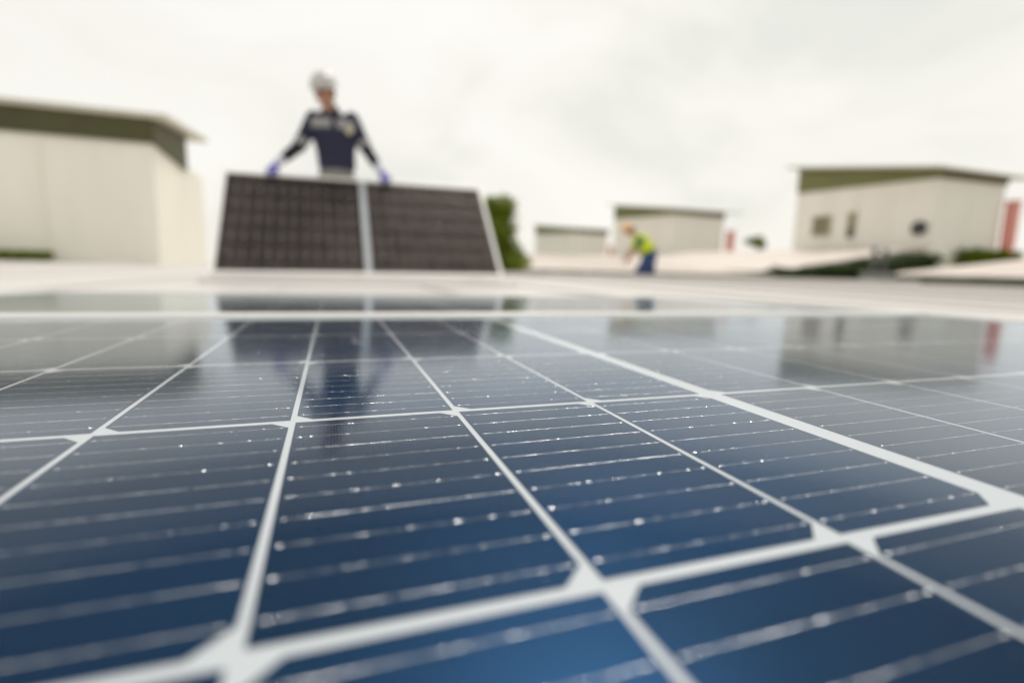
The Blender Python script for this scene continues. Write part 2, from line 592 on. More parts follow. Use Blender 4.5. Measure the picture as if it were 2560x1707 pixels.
def solar_panel(root, near, split_cells=0, centre_extra=0.0, glass=None, view=None, L=0.0125):
    """fills an Empty (origin: middle of the panel, on the glass surface) with the parts of a 144 half-cell panel"""
    ce = centre_extra
    hx = HX + ce
    fr = MB()
    T, D = 0.0038, 0.035
    # aluminium frame: two long bars between two short ones
    for sy in (-1, 1):
        ya, yb = sorted((sy * (HY - L), sy * HY))
        fr.box(-hx + L, hx - L, ya, yb, -D, T)
    for sx in (-1, 1):
        xa, xb = sorted((sx * (hx - L), sx * hx))
        fr.box(xa, xb, -HY, HY, -D, T + 0.0001)
    fr.build('frame', M_alu, root, bevel=0.0008)
    bs = MB()
    bs.box(-hx + L - 0.001, hx - L + 0.001, -HY + L - 0.001, HY - L + 0.001, ZC - 0.0010, ZC - 0.00024)
    bs.build('backsheet', M_back, root)
    gl = MB()
    gl.poly([(-hx + L, -HY + L, 0), (hx - L, -HY + L, 0), (hx - L, HY - L, 0), (-hx + L, HY - L, 0)])
    gl.build('glass', glass or M_glass, root)
    for q in (-0.45, 0, 0.45):
        jb = MB()
        jb.box(q - 0.05, q + 0.05, -0.03, 0.03, -0.026, -0.008)
        jb.build('junction_box', M_black, root, bevel=0.004)
    cells = []
    for half in (-1, 1):
        for i in range(12):
            cx = half * (MID / 2 + ce + (i + 0.5) * CX)
            for j in range(6):
                cy = (j - 2.5) * CY
                side = 1 if j % 2 == 0 else -1
                o = link(bpy.data.objects.new('cell', CELL[(side, 'near' if near else 'far')]), root)
                o.location = (cx, cy, ZC)
                cells.append((o, cx, cy))
    if not near:
        q = MB()
        for o, cx, cy in cells:
            for k in range(10):
                busbar_mesh(q, cx, cy + (k - 4.5) * CH / 10, rb, False, ZC + 0.00001)
        b_ = q.build('busbars', M_wire, root)
        b_['kind'] = 'stuff'
        return
    # the cells that show largest carry their busbars one by one, the rest share one mesh
    if view is not None:
        cells.sort(key=lambda c: view(c[1], c[2]))
    rest = MB()
    for n_, (o, cx, cy) in enumerate(cells):
        for k in range(10):
            yy = (k - 4.5) * CH / 10
            if n_ < split_cells:
                b_ = link(bpy.data.objects.new('busbar', rb.choice(BUS)), o)
                b_.location = (0, yy, 0.00001)
                if rb.random() < .5:
                    b_.rotation_euler = (0, 0, math.pi)
            else:
                busbar_mesh(rest, cx, cy + yy, rb, split_cells > 0, ZC + 0.00001)
    b_ = rest.build('busbars', M_wire, root)
    b_['kind'] = 'stuff'


# origin of the fitted world: crossing of the nearest cell row joint and a column joint
PX = 3 * CX + MID / 2
PY = 1 * CY
p1 = empty('solar_panel', (PX, PY, 0.0))


def look(cx, cy):
    v = Vector((PX + cx, PY + cy, 0)) - CAM
    dirv = v.normalized()
    fwd = Vector((0.327, 0.934, -0.140))
    return v.length if dirv.dot(fwd) > 0.70 else 10 + v.length


solar_panel(p1, True, 29, view=look)
rd = random.Random(21)
q = MB()
for _ in range(2600):
    x_, y_ = rd.uniform(-0.55, 0.75), rd.uniform(-0.32, 0.54)
    r_ = 0.00007 * rd.uniform(0.5, 1.0) / max(0.22, rd.random() ** .5)
    n_ = rd.choice((4, 5, 6))
    ph = rd.uniform(0, 6.28)
    pts = [(x_ + r_ * rd.uniform(.6, 1.2) * math.cos(ph + 6.283 * k / n_), y_ + r_ * rd.uniform(.6, 1.2) * math.sin(ph + 6.283 * k / n_), 0.00004) for k in range(n_)]
    top_ = (x_, y_, 0.00004 + r_ * .7)
    for k in range(n_):
        q.poly([pts[k], pts[(k + 1) % n_], top_])
du = q.build('dust', M_dust, p1)
du['kind'] = 'stuff'
tag(p1, 'blue solar panel lying flat in the foreground, nearest to the camera', 'solar panel')
# rails carry the panel over the roof sheet
rl = MB()
for q in (-0.7, 0.7):
    rl.box(q - 0.02, q + 0.02, -HY + 0.02, HY - 0.02, ROOF_Z, -0.0352)
rl.build('mounting_rail', M_alu2, p1)

tilt = -math.asin(0.031 / (2 * HY))
p2 = empty('solar_panel', (PX, PY + HY + 0.020 + HY * math.cos(tilt), 0.0 + HY * math.sin(tilt)), 0, tilt)
solar_panel(p2, True, 0)
tag(p2, 'solar panel lying flat just behind the nearest one, mirroring the raised panel', 'solar panel')
rl = MB()
for q in (-0.7, 0.7):
    rl.box(q - 0.02, q + 0.02, -HY + 0.02, HY - 0.02, -0.056, -0.0352)
rl.build('mounting_rail', M_alu2, p2)

# the raised panel: long edge on the roof, leaning back towards the worker
RAIL_H = 0.056
lean = math.asin((0.826 - ROOF_Z - RAIL_H) / (2 * HY))
p3 = empty('solar_panel')
Mx = (Matrix.Translation((0.306, 4.23, ROOF_Z + RAIL_H + 0.004)) @ Matrix.Rotation(R(-0.5), 4, 'Y') @ Matrix.Rotation(lean, 4, 'X')
      @ Matrix.Translation((0, HY, 0.036)))
Mx = Mx @ Matrix.Diagonal((0.975, 1, 1, 1))
p3.matrix_world = Mx
solar_panel(p3, False, centre_extra=0.020, glass=M_glassf, L=0.030)
tag(p3, 'dark solar panel raised on its long edge and held by the worker in navy', 'solar panel')
sr = empty('support_rail', (0.33, 4.235, ROOF_Z))
q = MB()
q.box(-1.22, 1.22, -0.045, 0.055, 0.0, RAIL_H * .42)
q.box(-1.22, 1.22, -0.036, 0.055, RAIL_H * .42, RAIL_H * .50)
q.box(-1.22, 1.22, -0.045, 0.055, RAIL_H * .50, RAIL_H)
q.build('rail', M_alu, sr, bevel=0.002)
for sx in (-1, 1):
    q = MB()
    q.box(sx * 1.221 - .002 * (sx < 0), sx * 1.221 + .002 * (sx > 0), -0.044, 0.054, 0.002, RAIL_H - .002)
    q.build('end_cap', M_black, sr)
tag(sr, 'pale aluminium rail on the roof under the foot of the raised panel', 'rail')
TOPZ = (Mx @ Vector((0, HY, 0))).z
TOPY = (Mx @ Vector((0, HY, 0))).y


# ------------------------------------------------------------------ buildings
def hall(name, x0, y0, lx, ly, base, top, label, drop=1.55, nose=0.55, band_r=0.9, details=0, group=None, down=-8.0, flip=False, wmat=None, rise=1.75):
    """white box hall seen at its (-x, -y) corner; olive louvre band under an overhanging slab roof"""
    wmat = wmat or M_wall
    r = empty(name, (x0, y0, down))
    b0 = 0.0
    H = top - down
    # the wall top stays almost level while the roof climbs, so the louvre band grows thicker
    zc = H - nose            # wall top at the near corner
    HF = H + rise            # the single-pitch roof climbs towards the back
    zl = HF - drop           # wall top at the far end of the side face
    zr = H - band_r          # wall top at the far end of the -y face
    wl = MB()
    if not flip:
        # -x face with sloping top, -y face, back faces
        v = [(0, 0, 0), (lx, 0, 0), (lx, ly, 0), (0, ly, 0), (0, 0, zc), (lx, 0, zr), (lx, ly, zl), (0, ly, zl)]
    else:
        v = [(-lx, 0, 0), (0, 0, 0), (0, ly, 0), (-lx, ly, 0), (-lx, 0, zc), (0, 0, zc), (0, ly, zc - 0.1), (-lx, ly, zc - 0.1)]
    wl.mesh(v, [(3, 2, 1, 0), (4, 5, 6, 7), (0, 1, 5, 4), (1, 2, 6, 5), (2, 3, 7, 6), (3, 0, 4, 7)])
    wall = wl.build('wall', wmat, r)
    # vertical joints between the wall panels
    jn = MB()
    jn.box(-0.04, 0.04, -0.04, 0.04, 0, 1)
    jd = jn.data('wall_joint')
    jd.materials.append(wmat)
    s = -1 if flip else 1
    for k in range(1, max(2, int(lx / 2.4))):
        xx = s * lx * k / max(2, int(lx / 2.4))
        o = link(bpy.data.objects.new('wall_joint', jd), wall)
        o.location = (xx, -0.005, 0.0)
        f = k / max(2, int(lx / 2.4))
        o.scale = (1, 1, (zc if flip else zc + (zr - zc) * f) - 0.02)
    for k in range(1, 1 if flip else max(2, int(ly / 2.4))):
        f = k / max(2, int(ly / 2.4))
        o = link(bpy.data.objects.new('wall_joint', jd), wall)
        o.location = (0.005 if flip else -0.005, ly * f, 0)
        o.scale = (1, 1, zc + (zl - zc) * f - 0.02)
    # louvre band between sloping wall top and roof slab, set slightly proud
    bd = MB()
    e = 0.10
    if not flip:
        bd.prism([(-e, ly, zl - 0.1), (-e, -e, zc - 0.1), (-e, -e, H), (-e, ly, HF)], (-0.3, 0, 0))
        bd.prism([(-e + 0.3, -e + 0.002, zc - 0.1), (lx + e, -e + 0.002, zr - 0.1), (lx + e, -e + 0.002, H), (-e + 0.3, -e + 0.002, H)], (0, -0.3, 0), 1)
    else:
        yb_ = 0.56 * ly                     # the band ends where the higher front roof ends
        bd.prism([(-lx, -e, zc - 0.05), (e, -e, zc - 0.05), (e, -e, H), (-lx, -e, H)], (0, -0.3, 0))
        bd.prism([(e - 0.002, -e + 0.3, zc - 0.05), (e - 0.002, yb_, zl - 0.1), (e - 0.002, yb_, H + rise * yb_ / ly), (e - 0.002, -e + 0.3, H)], (0.3, 0, 0))
    bd.build('louvre_band', [M_band_sunlit, M_soffit] if details else [M_olive, M_olive], r)
    sb = MB()
    k_ = rise / ly
    if not flip:
        xa, xb, ya, yb = -1.0, lx + 2.2, -0.6, ly + 0.5
    else:
        xa, xb, ya, yb = -lx - 1.0, 0.45, -0.2, 0.56 * ly + 1.7
    zt = lambda y_: H + 0.16 + k_ * y_
    sb.prism([(xa, ya, zt(ya)), (xb, ya, zt(ya)), (xb, yb, zt(yb)), (xa, yb, zt(yb))], (0, 0, 0.15))
    sb.build('roof_slab', M_slab, r)
    tag(r, label, 'building', group)
    return r, zc, H


BX = 37.4
br, zc, H = hall('rooftop_hall', BX, 23.6, 6.9, 10.9, 1.4, 7.2, 'cream hall at the right edge, nearest of the row, with windows and fan', 1.85, 0.45, 0.38, 1, 'cream halls in a row')
# windows and the round fan on its long side (x = 0 plane, y from 0 to 10.1)


def window(parent, y0, y1, z0, z1, muntin):
    q = MB()
    t = 0.16
    q.box(-0.12, 0.02, y0, y1, z0, z0 + t)
    q.box(-0.12, 0.02, y0, y1, z1 - t, z1)
    q.box(-0.118, 0.02, y0, y0 + t, z0 + t, z1 - t)
    q.box(-0.118, 0.02, y1 - t, y1, z0 + t, z1 - t)
    if muntin:
        zm = (z0 + z1) / 2
        q.box(-0.10, 0.02, y0 + t, y1 - t, zm - 0.07, zm + 0.07)
    o = q.build('window', M_winfr, parent)
    for za, zb in (((z0 + t, (z0 + z1) / 2 - .07), ((z0 + z1) / 2 + .07, z1 - t)) if muntin else ((z0 + t, z1 - t),)):
        q = MB()
        q.box(-0.05, 0.0, y0 + t, y1 - t, za, zb)
        q.build('pane', M_window, o)
    return o


window(br, 7.4, 9.1, 11.35, 12.95, True)
window(br, 5.35, 6.0, 11.45, 13.0, False)
lampq = MB()
lampq.box(-0.16, -0.02, 5.45, 5.9, 11.1, 11.75)
lampq.build('shutter', M_dark, br)
fan = MB()
ring = []
for lv, (rr, xx) in enumerate(((0.46, 0.0), (0.46, -0.22), (0.36, -0.24), (0.34, -0.06))):
    ring.append((Vector((xx, 0.75, 11.5)), Vector((0, rr, 0)), Vector((0, 0, rr))))
fan.loft(ring, 20)
fo = fan.build('wall_fan', M_dark, br)
bl = MB()
for k in range(5):
    a = 2 * math.pi * k / 5
    c, s = math.cos(a), math.sin(a)
    bl.prism([(-0.1, 0.75 + .05 * c, 11.5 + .05 * s), (-0.14, 0.75 + .33 * math.cos(a - .3), 11.5 + .33 * math.sin(a - .3)), (-0.10, 0.75 + .33 * math.cos(a + .3), 11.5 + .33 * math.sin(a + .3))], (-0.012, 0, 0))
bl.build('fan_blade', M_grey, fo)


def red_post(parent, x, y, z0, z1, w=0.6):
    q = MB()
    q.box(x - w / 2, x + w / 2, y - w / 2, y + w / 2, z0, z1)
    q.box(x - w * .7, x + w * .7, y - w * .7, y + w * .7, z0 - 0.2, z0)
    q.box(x - w * .65, x + w * .65, y - w * .65, y + w * .65, z1, z1 + 0.1)
    return q.build('red_post', M_red, parent, bevel=0.02)


red_post(br, 7.35, -0.35, 0.2, 13.55)

b2, _, _ = hall('rooftop_hall', BX, 51.2, 7.0, 13.6, 2.0, 7.3, 'cream hall behind the bending worker, with one red corner post', 1.75, 0.45, 0.5, 1, 'cream halls in a row')
red_post(b2, 7.9, -0.3, 0.2, 13.1, 0.7)
b1, _, _ = hall('rooftop_hall', BX + 2.5, 82.4, 6.4, 18.5, 2.0, 7.2, 'smallest cream hall, farthest of the row beside the green tree', 1.7, 0.6, 0.7, 1, 'cream halls in a row')
red_post(b1, 7.3, -0.3, 0.2, 12.4, 0.9)

bl_, _, _ = hall('rooftop_hall', -4.80, 17.95, 16.0, 6.2, 0, 4.02, 'large cream hall at the left edge under a dark olive roof band', 1.30, 0.62, 0.5, 0, None, ROOF_Z - 0.01, True, M_wallL, 0.55)

# low roofs of the neighbouring sheds: pale sheets rising from a green eaves gutter


def shed(name, pts, label, gutter_edge, fascia):
    """pts: four roof corners (ccw from above); walls drop to the ground"""
    base = Vector((pts[0][0], pts[0][1], -8.0))
    r = empty(name, base)
    P = [Vector(p) - base for p in pts]
    q = MB()
    q.prism(P, (0, 0, 0.12))
    q.build('roof_sheet', M_roof2, r)
    c = sum(P, Vector()) / 4
    q = MB()
    In = [p + (Vector((c.x, c.y, 0)) - Vector((p.x, p.y, 0))).normalized() * 0.4 for p in P]
    n = len(In)
    for i in range(n):
        j = (i + 1) % n
        a_, b_ = In[i], In[j]
        q.poly([(a_.x, a_.y, 0), (b_.x, b_.y, 0), (b_.x, b_.y, b_.z - 0.13), (a_.x, a_.y, a_.z - 0.13)])
    q.build('wall', M_wall, r)
    a_, b_ = P[gutter_edge[0]], P[gutter_edge[1]]
    d_ = (b_ - a_).normalized()
    o_ = Vector((d_.y, -d_.x, 0))
    q = MB()
    q.prism([a_ + o_ * 0.16 + Vector((0, 0, -fascia)), b_ + o_ * 0.16 + Vector((0, 0, -fascia)), b_ + o_ * 0.16 + Vector((0, 0, 0.015)), a_ + o_ * 0.16 + Vector((0, 0, 0.015))], o_ * 0.15)
    q.build('gutter', M_gutter, r)
    # ribs of the sheets
    q = MB()
    far = (P[gutter_edge[0]], P[gutter_edge[1]])
    oth = [k for k in range(4) if k not in gutter_edge]
    pa, pb = P[oth[1]], P[oth[0]]
    nn = 12
    for k in range(1, nn):
        s0 = far[0].lerp(far[1], k / nn)
        s1 = pa.lerp(pb, k / nn)
        q.prism([s0 - d_ * .03, s0 + d_ * .03, s1 + d_ * .03, s1 - d_ * .03], (0, 0, -0.03))
    q.build('roof_rib', M_roof2, r)
    tag(r, label, 'shed')
    return r


shed('low_shed', [(6.0, 19.2, 0.05), (20.5, 19.2, 0.05), (20.5, 46, 1.45), (6.0, 46, 1.45)], 'long low shed roof rising behind the bending worker', (0, 1), 0.24)
shed('low_shed', [(23.6, 17.0, 0.24), (23.6, -6, 0.24), (36.6, -6, 1.5), (36.6, 17.0, 1.5)], 'pale low shed roof with green gutter below the rightmost hall', (0, 1), 0.55)


shed('low_shed', [(23.6, 82.0, 0.3), (23.6, 23.0, 0.3), (36.8, 23.0, 2.3), (36.8, 82.0, 2.3)], 'pale shed roof running along the foot of the cream halls', (0, 1), 0.30)


# ------------------------------------------------------------------ plants
def leaves(mb, c, rad, n, size, rnd, mi=0):
    c = Vector(c)
    for _ in range(n):
        while True:
            q = Vector((rnd.uniform(-1, 1), rnd.uniform(-1, 1), rnd.uniform(-1, 1)))
            if q.length < 1:
                break
        q = q * (0.55 + 0.45 * q.length)
        p = c + Vector((q.x * rad[0], q.y * rad[1], q.z * rad[2]))
        u = Vector((rnd.gauss(0, 1), rnd.gauss(0, 1), rnd.gauss(0, 1))).normalized()
        v = u.orthogonal().normalized()
        s = size * rnd.uniform(0.6, 1.3)
        n_ = u.cross(v)
        mb.poly([p - u * s, p + v * s * .45 + n_ * s * .1, p + u * s, p - v * s * .45 + n_ * s * .1], mi)


def tree(name, base, height, clumps, label, leaf, mleaf, n_leaf, seed=1, trunk_r=0.12):
    rnd = random.Random(seed)
    r = empty(name, base)
    q = MB()
    rings = []
    for k in range(9):
        t = k / 8
        rings.append((Vector((0.25 * math.sin(3 * t), 0.15 * math.sin(5 * t), height * 0.93 * t)), Vector((trunk_r * (1 - .75 * t), 0, 0)), Vector((0, trunk_r * (1 - .75 * t), 0))))
    q.loft(rings, 10)
    for c, rad in clumps:
        c = Vector(c)
        z = max(0.3, c.z - max(rad) * 1.1)
        t = min(1, z / (height * .93))
        a_ = Vector((0.25 * math.sin(3 * t), 0.15 * math.sin(5 * t), z))
        q.capsule(a_, trunk_r * .4, c, trunk_r * .12, 7, 2)
    q.build('trunk', M_bark, r, True)
    q = MB()
    for c, rad in clumps:
        leaves(q, c, rad, n_leaf, leaf, rnd)
    q.build('crown', mleaf, r)
    tag(r, label, 'tree')
    return r


rt = random.Random(11)
cl = []
for k in range(64):
    t = rt.random()
    z = 6.9 + t * 3.1
    spread = 1.75 * (1 - 0.82 * t)
    a = rt.uniform(0, 6.28)
    rr = spread * math.sqrt(rt.random())
    q = rt.uniform(.3, .5)
    cl.append(((rr * math.cos(a), rr * math.sin(a), z), (q, q, q * .85)))
tree('leafy_tree', (4.85, 15.6, -8.0), 10.0, cl, 'bright green tree rising behind the right end of the raised panel', 0.10, M_leaf, 170, 5)
cl = []
for k in range(14):
    a = rt.uniform(0, 6.28)
    rr = 1.0 * math.sqrt(rt.random())
    q = rt.uniform(.3, .5)
    cl.append(((rr * math.cos(a), rr * math.sin(a), 10.75 + rt.random() * (1.5 - .9 * rr)), (q, q, q * .8)))
tree('distant_tree', (39.6, 40.9, -8.0), 11.5, cl, 'small dark treetop alone on the skyline left of the rightmost hall', 0.10, M_leaf, 150, 9, 0.15)


def hedge(name, x0, x1, y0, y1, z0, z1, label, mleaf, n, size, seed, climb=0.0):
    rnd = random.Random(seed)
    r = empty(name, ((x0 + x1) / 2, (y0 + y1) / 2, z0))
    q = MB()
    hx, hy, hz = (x1 - x0) / 2, (y1 - y0) / 2, (z1 - z0)
    for _ in range(n):
        p = Vector((rnd.uniform(-hx, hx), rnd.uniform(-hy, hy), hz * math.sqrt(rnd.random())))
        p.z += climb * (p.x + hx) * (p.z / hz)
        p.z *= 0.9 + 0.16 * mnoise.noise(Vector((p.x * 1.5, p.y * 1.5, seed)))
        u = Vector((rnd.gauss(0, 1), rnd.gauss(0, 1), rnd.gauss(0, 1))).normalized()
        v = u.orthogonal().normalized()
        s = size * rnd.uniform(.6, 1.3)
        q.poly([p - u * s, p + v * s * .45, p + u * s, p - v * s * .45])
    q.build('foliage', mleaf, r)
    q = MB()
    nst = max(3, int(max(hx, hy) * 2 / 0.6))
    for k in range(nst):
        t = (k + .5) / nst * 2 - 1
        px, py = (t * hx, 0) if hx > hy else (0, t * hy)
        q.capsule((px, py, 0.0), 0.025, (px + rnd.uniform(-.1, .1), py + rnd.uniform(-.05, .05), hz * .8), 0.01, 6, 2)
    q.build('stem', M_bark, r, True)
    tag(r, label, 'hedge')
    return r


hedge('low_hedge', -10.5, -7.25, 17.3, 17.75, ROOF_Z, 0.22, 'low green hedge along the foot of the large left hall', M_leaf, 3000, 0.05, 2)
hedge('dark_hedge', 22.4, 36.4, 21.9, 22.8, -2.0, 0.55, 'dark green hedge climbing behind the twin-pipe roof vent', M_leafd, 14000, 0.13, 3, 0.115)
hedge('base_hedge', 39.6, 45.6, 22.6, 23.3, 0.6, 2.35, 'olive green hedge at the foot of the rightmost hall, by its red post', M_leaf, 5000, 0.12, 4)

# grey vent on a stand, in the gap before the rightmost hall
vt = empty('roof_vent', (19.6, 14.0, -0.46))
q = MB()
q.box(-0.42, 0.42, -0.35, 0.35, 0, 0.72)
q.box(-0.48, 0.48, -0.41, 0.41, 0.72, 0.78)
q.build('vent_box', M_grey, vt, bevel=0.01)
for dx, hh in ((-0.28, 1.62), (0.28, 1.55)):
    q = MB()
    q.loft([(Vector((dx, 0, 0.78)), Vector((.085, 0, 0)), Vector((0, .085, 0))), (Vector((dx, 0, hh)), Vector((.085, 0, 0)), Vector((0, .085, 0))),
            (Vector((dx, 0, hh + .01)), Vector((.15, 0, 0)), Vector((0, .15, 0))), (Vector((dx, 0, hh + .12)), Vector((.03, 0, 0)), Vector((0, .03, 0)))], 14)
    q.build('vent_pipe', M_grey, vt, True)
q = MB()
q.box(-0.2, 0.2, -0.03, 0.03, 1.3, 1.36)
q.build('brace', M_grey, vt)
tag(vt, 'grey twin-pipe roof vent standing before the rightmost hall', 'roof vent')


# ------------------------------------------------------------------ people
def finger(mb, base, d0, d1, d2, l, r):
    p = Vector(base)
    for d_, f, rr in ((d0, .42, r), (d1, .32, r * .93), (d2, .26, r * .85)):
        n_ = p + Vector(d_).normalized() * l * f
        mb.capsule(p, rr, n_, rr * .95, 8, 3)
        p = n_


def head_shape(mb, c, rotm, s=1.0):
    """skull, jaw, brow, nose, lips and ears round the centre c; the face looks along local -y"""
    T = lambda x, y, z: Vector(c) + rotm @ (Vector((x, y, z)) * s)
    mb.ell(T(0, 0.012, 0.030), .076 * s, .094 * s, .090 * s, 18, 7, rotm)
    mb.ell(T(0, -0.012, -0.035), .062 * s, .074 * s, .078 * s, 18, 7, rotm)
    mb.ell(T(0, -0.050, -0.085), .034 * s, .030 * s, .026 * s, 12, 5, rotm)
    mb.capsule(T(0, -0.082, 0.015), .009 * s, T(0, -0.102, -0.030), .014 * s, 10, 3)
    mb.capsule(T(-.03, -0.074, 0.028), .012 * s, T(.03, -0.074, 0.028), .012 * s, 10, 3)
    mb.capsule(T(-.02, -0.083, -0.058), .008 * s, T(.02, -0.083, -0.058), .008 * s, 8, 3)
    mb.capsule(T(-.018, -0.080, -0.070), .008 * s, T(.018, -0.080, -0.070), .008 * s, 8, 3)
    for sx in (-1, 1):
        mb.ell(T(sx * .077, 0.012, -0.008), .012 * s, .022 * s, .034 * s, 10, 5, rotm)
        mb.ell(T(sx * .042, -0.055, -0.028), .020 * s, .018 * s, .018 * s, 10, 5, rotm)


def face_parts(parent, c, rotm, s=1.0):
    T = lambda x, y, z: Vector(c) + rotm @ (Vector((x, y, z)) * s)
    for sx in (-1, 1):
        q = MB()
        q.ell(T(sx * .031, -0.079, 0.004), .013 * s, .007 * s, .006 * s, 10, 4, rotm)
        q.build('eye', M_hair, parent, True)
        q = MB()
        q.capsule(T(sx * .016, -0.089, 0.024), .0045 * s, T(sx * .046, -0.082, 0.026), .0035 * s, 8, 3)
        q.build('eyebrow', M_hair, parent, True)
    q = MB()
    q.capsule(T(-.02, -0.0925, -0.064), .003 * s, T(.02, -0.0925, -0.064), .003 * s, 8, 2)
    q.build('mouth', M_hair, parent, True)
    # hair: a cap round the back and sides, under the helmet
    q = MB()
    rr = []
    for i in range(8):
        t = i / 7
        z = -0.045 + 0.14 * t
        k = math.sqrt(max(0.05, 1 - (max(0, z - .03) / .10) ** 2))
        rr.append((T(0, 0.030, z), rotm @ Vector((.080 * s * k, 0, 0)), rotm @ Vector((0, .083 * s * k, 0))))
    q.loft(rr, 18)
    q.build('hair', M_hair, parent, True)


def helmet_parts(parent, c, rotm, m, s=1.0):
    T = lambda x, y, z: Vector(c) + rotm @ (Vector((x, y, z)) * s)
    q = MB()
    seg, n = 28, 9
    rows = []
    for i in range(n + 1):
        t = i / n * math.pi / 2
        rows.append((T(0, 0.008, 0.045 + 0.112 * math.sin(t)), max(math.cos(t) ** .8, 0.002)))
    rings = [(p_, rotm @ Vector((.106 * s * k, 0, 0)), rotm @ Vector((0, .128 * s * k, 0))) for p_, k in rows]
    q.loft(rings, seg)
    for dx in (-.03, 0, .03):
        pts = []
        for i in range(9):
            a = -0.9 + 1.9 * i / 8 + math.pi / 2
            pts.append(T(dx, 0.008 + .120 * math.cos(a), 0.048 + .110 * math.sin(a)))
        for a_, b_ in zip(pts, pts[1:]):
            q.capsule(a_, .006 * s, b_, .006 * s, 6, 2)
    h = q.build('helmet', m, parent, True)
    q = MB()
    lip = []
    for k in range(seg):
        a = 2 * math.pi * k / seg
        fr_ = max(0, -math.sin(a))
        lip.append((a, 0.012 + 0.040 * fr_ ** 2))
    vs, fs = [], []
    for a, ex in lip:
        for rr, zz in ((-.002, .048), (ex, .040), (ex, .034), (-.002, .040)):
            vs.append(T((.106 + rr) * math.cos(a), 0.008 + (.128 + rr) * math.sin(a), zz))
    for k in range(seg):
        j = (k + 1) % seg
        for e_ in range(4):
            fs.append((k * 4 + e_, j * 4 + e_, j * 4 + (e_ + 1) % 4, k * 4 + (e_ + 1) % 4))
    q.mesh(vs, fs)
    q.build('brim', m, h, True)
    q = MB()
    for sx in (-1, 1):
        q.capsule(T(sx * .088, 0.0, 0.04), .004, T(sx * .060, -.040, -.085), .004, 6, 2)
    q.capsule(T(-.06, -.040, -.085), .004, T(.06, -.040, -.085), .004, 6, 2)
    q.build('chin_strap', M_black, h, True)


def grip_hand(mb, wrist, sx, top):
    """hand closed over the panel's top edge at height top; fingers over the far side to the front"""
    wrist = Vector(wrist)
    palm = Vector((wrist.x + sx * .035, wrist.y - .046, top + .034))
    mb.capsule(wrist, .026, palm, .030, 12, 4)
    mb.capsule(palm + Vector((-.022, 0, 0)), .019, palm + Vector((.030, -.008, 0)), .018, 10, 3)
    for k, (dx, l) in enumerate(((-.030, .072), (-.010, .080), (.011, .076), (.032, .062))):
        finger(mb, palm + Vector((dx, -.014, .000)), (0.05 * sx, -1, -.28), (0.04 * sx, -.72, -.70), (0, -.62, -.80), l * 1.08, .0098)
    finger(mb, palm + Vector((-sx * .026, 0.0, -.010)), (-sx * .75, -.2, -.55), (-sx * .45, .05, -1), (-sx * .2, .1, -1), .060, .0105)


def gloves_from(mb_fn, name, mat_, parent, voxel=.0055):
    q = MB()
    mb_fn(q)
    return fuse(q, name, mat_, parent, voxel, 3)


# --- worker behind the raised panel: navy jacket, white helmet, arms spread down to the panel edge
PY1 = 5.10
wk = empty('person', (0.06, PY1, ROOF_Z))
ox, oy, oz = 0.06, PY1, ROOF_Z
L = lambda x_, y_, z_: Vector((x_ - ox, y_ - oy, z_ - oz))
topL = (Mx @ Vector((-0.45 - 0.32, HY, 0))).z + 0.004
topR = (Mx @ Vector((0.51 - 0.32, HY, 0))).z + 0.004
neck0, neck1 = L(0.045, 5.11, 1.40), L(0.014, 5.045, 1.51)
headc = L(-0.006, 5.015, 1.582)
hrot = (Matrix.Rotation(R(-14), 3, 'Z') @ Matrix.Rotation(R(20), 3, 'X') @ Matrix.Rotation(R(-6), 3, 'Y'))
shl, shr = L(-0.105, 5.11, 1.378), L(0.222, 5.11, 1.402)
ell, elr = L(-0.232, 5.12, 1.130), L(0.345, 5.12, 1.165)
wrl, wrr = L(-0.420, TOPY + 0.055, topL + 0.085), L(0.478, TOPY + 0.055, topR + 0.085)
hip = L(0.085, 5.13, 0.90)
anl, anr = L(-0.03, 5.20, ROOF_Z + 0.09), L(0.24, 5.16, ROOF_Z + 0.09)
knl, knr = L(0.00, 5.12, 0.42), L(0.20, 5.11, 0.42)
q = MB()
head_shape(q, headc, hrot)
q.capsule(neck0, .058, neck1, .054, 14, 4)
q.capsule(L(0.06, 5.12, 1.34), .105, hip, .105, 14, 5)
q.capsule(shl, .045, shr, .045, 12, 4)
for s_, e_, w_ in ((shl, ell, wrl), (shr, elr, wrr)):
    q.capsule(s_, .045, e_, .036, 12, 4)
    q.capsule(e_, .036, w_, .024, 12, 4)
for sx, k_, a_ in ((-1, knl, anl), (1, knr, anr)):
    hp = hip + Vector((sx * .085, 0, -.03))
    q.capsule(hp, .078, k_, .050, 12, 4)
    q.capsule(k_, .048, a_, .034, 12, 4)
    q.capsule(a_ + Vector((0, .02, -.05)), .030, a_ + Vector((0, -.14, -.06)), .026, 12, 4)
grip_hand(q, wrl, -1, topL - oz)
grip_hand(q, wrr, 1, topR - oz)
body = fuse(q, 'body', M_skin, wk, .0062, 3)
face_parts(wk, headc, hrot)
helmet_parts(wk, headc, hrot, M_white, 1.08)
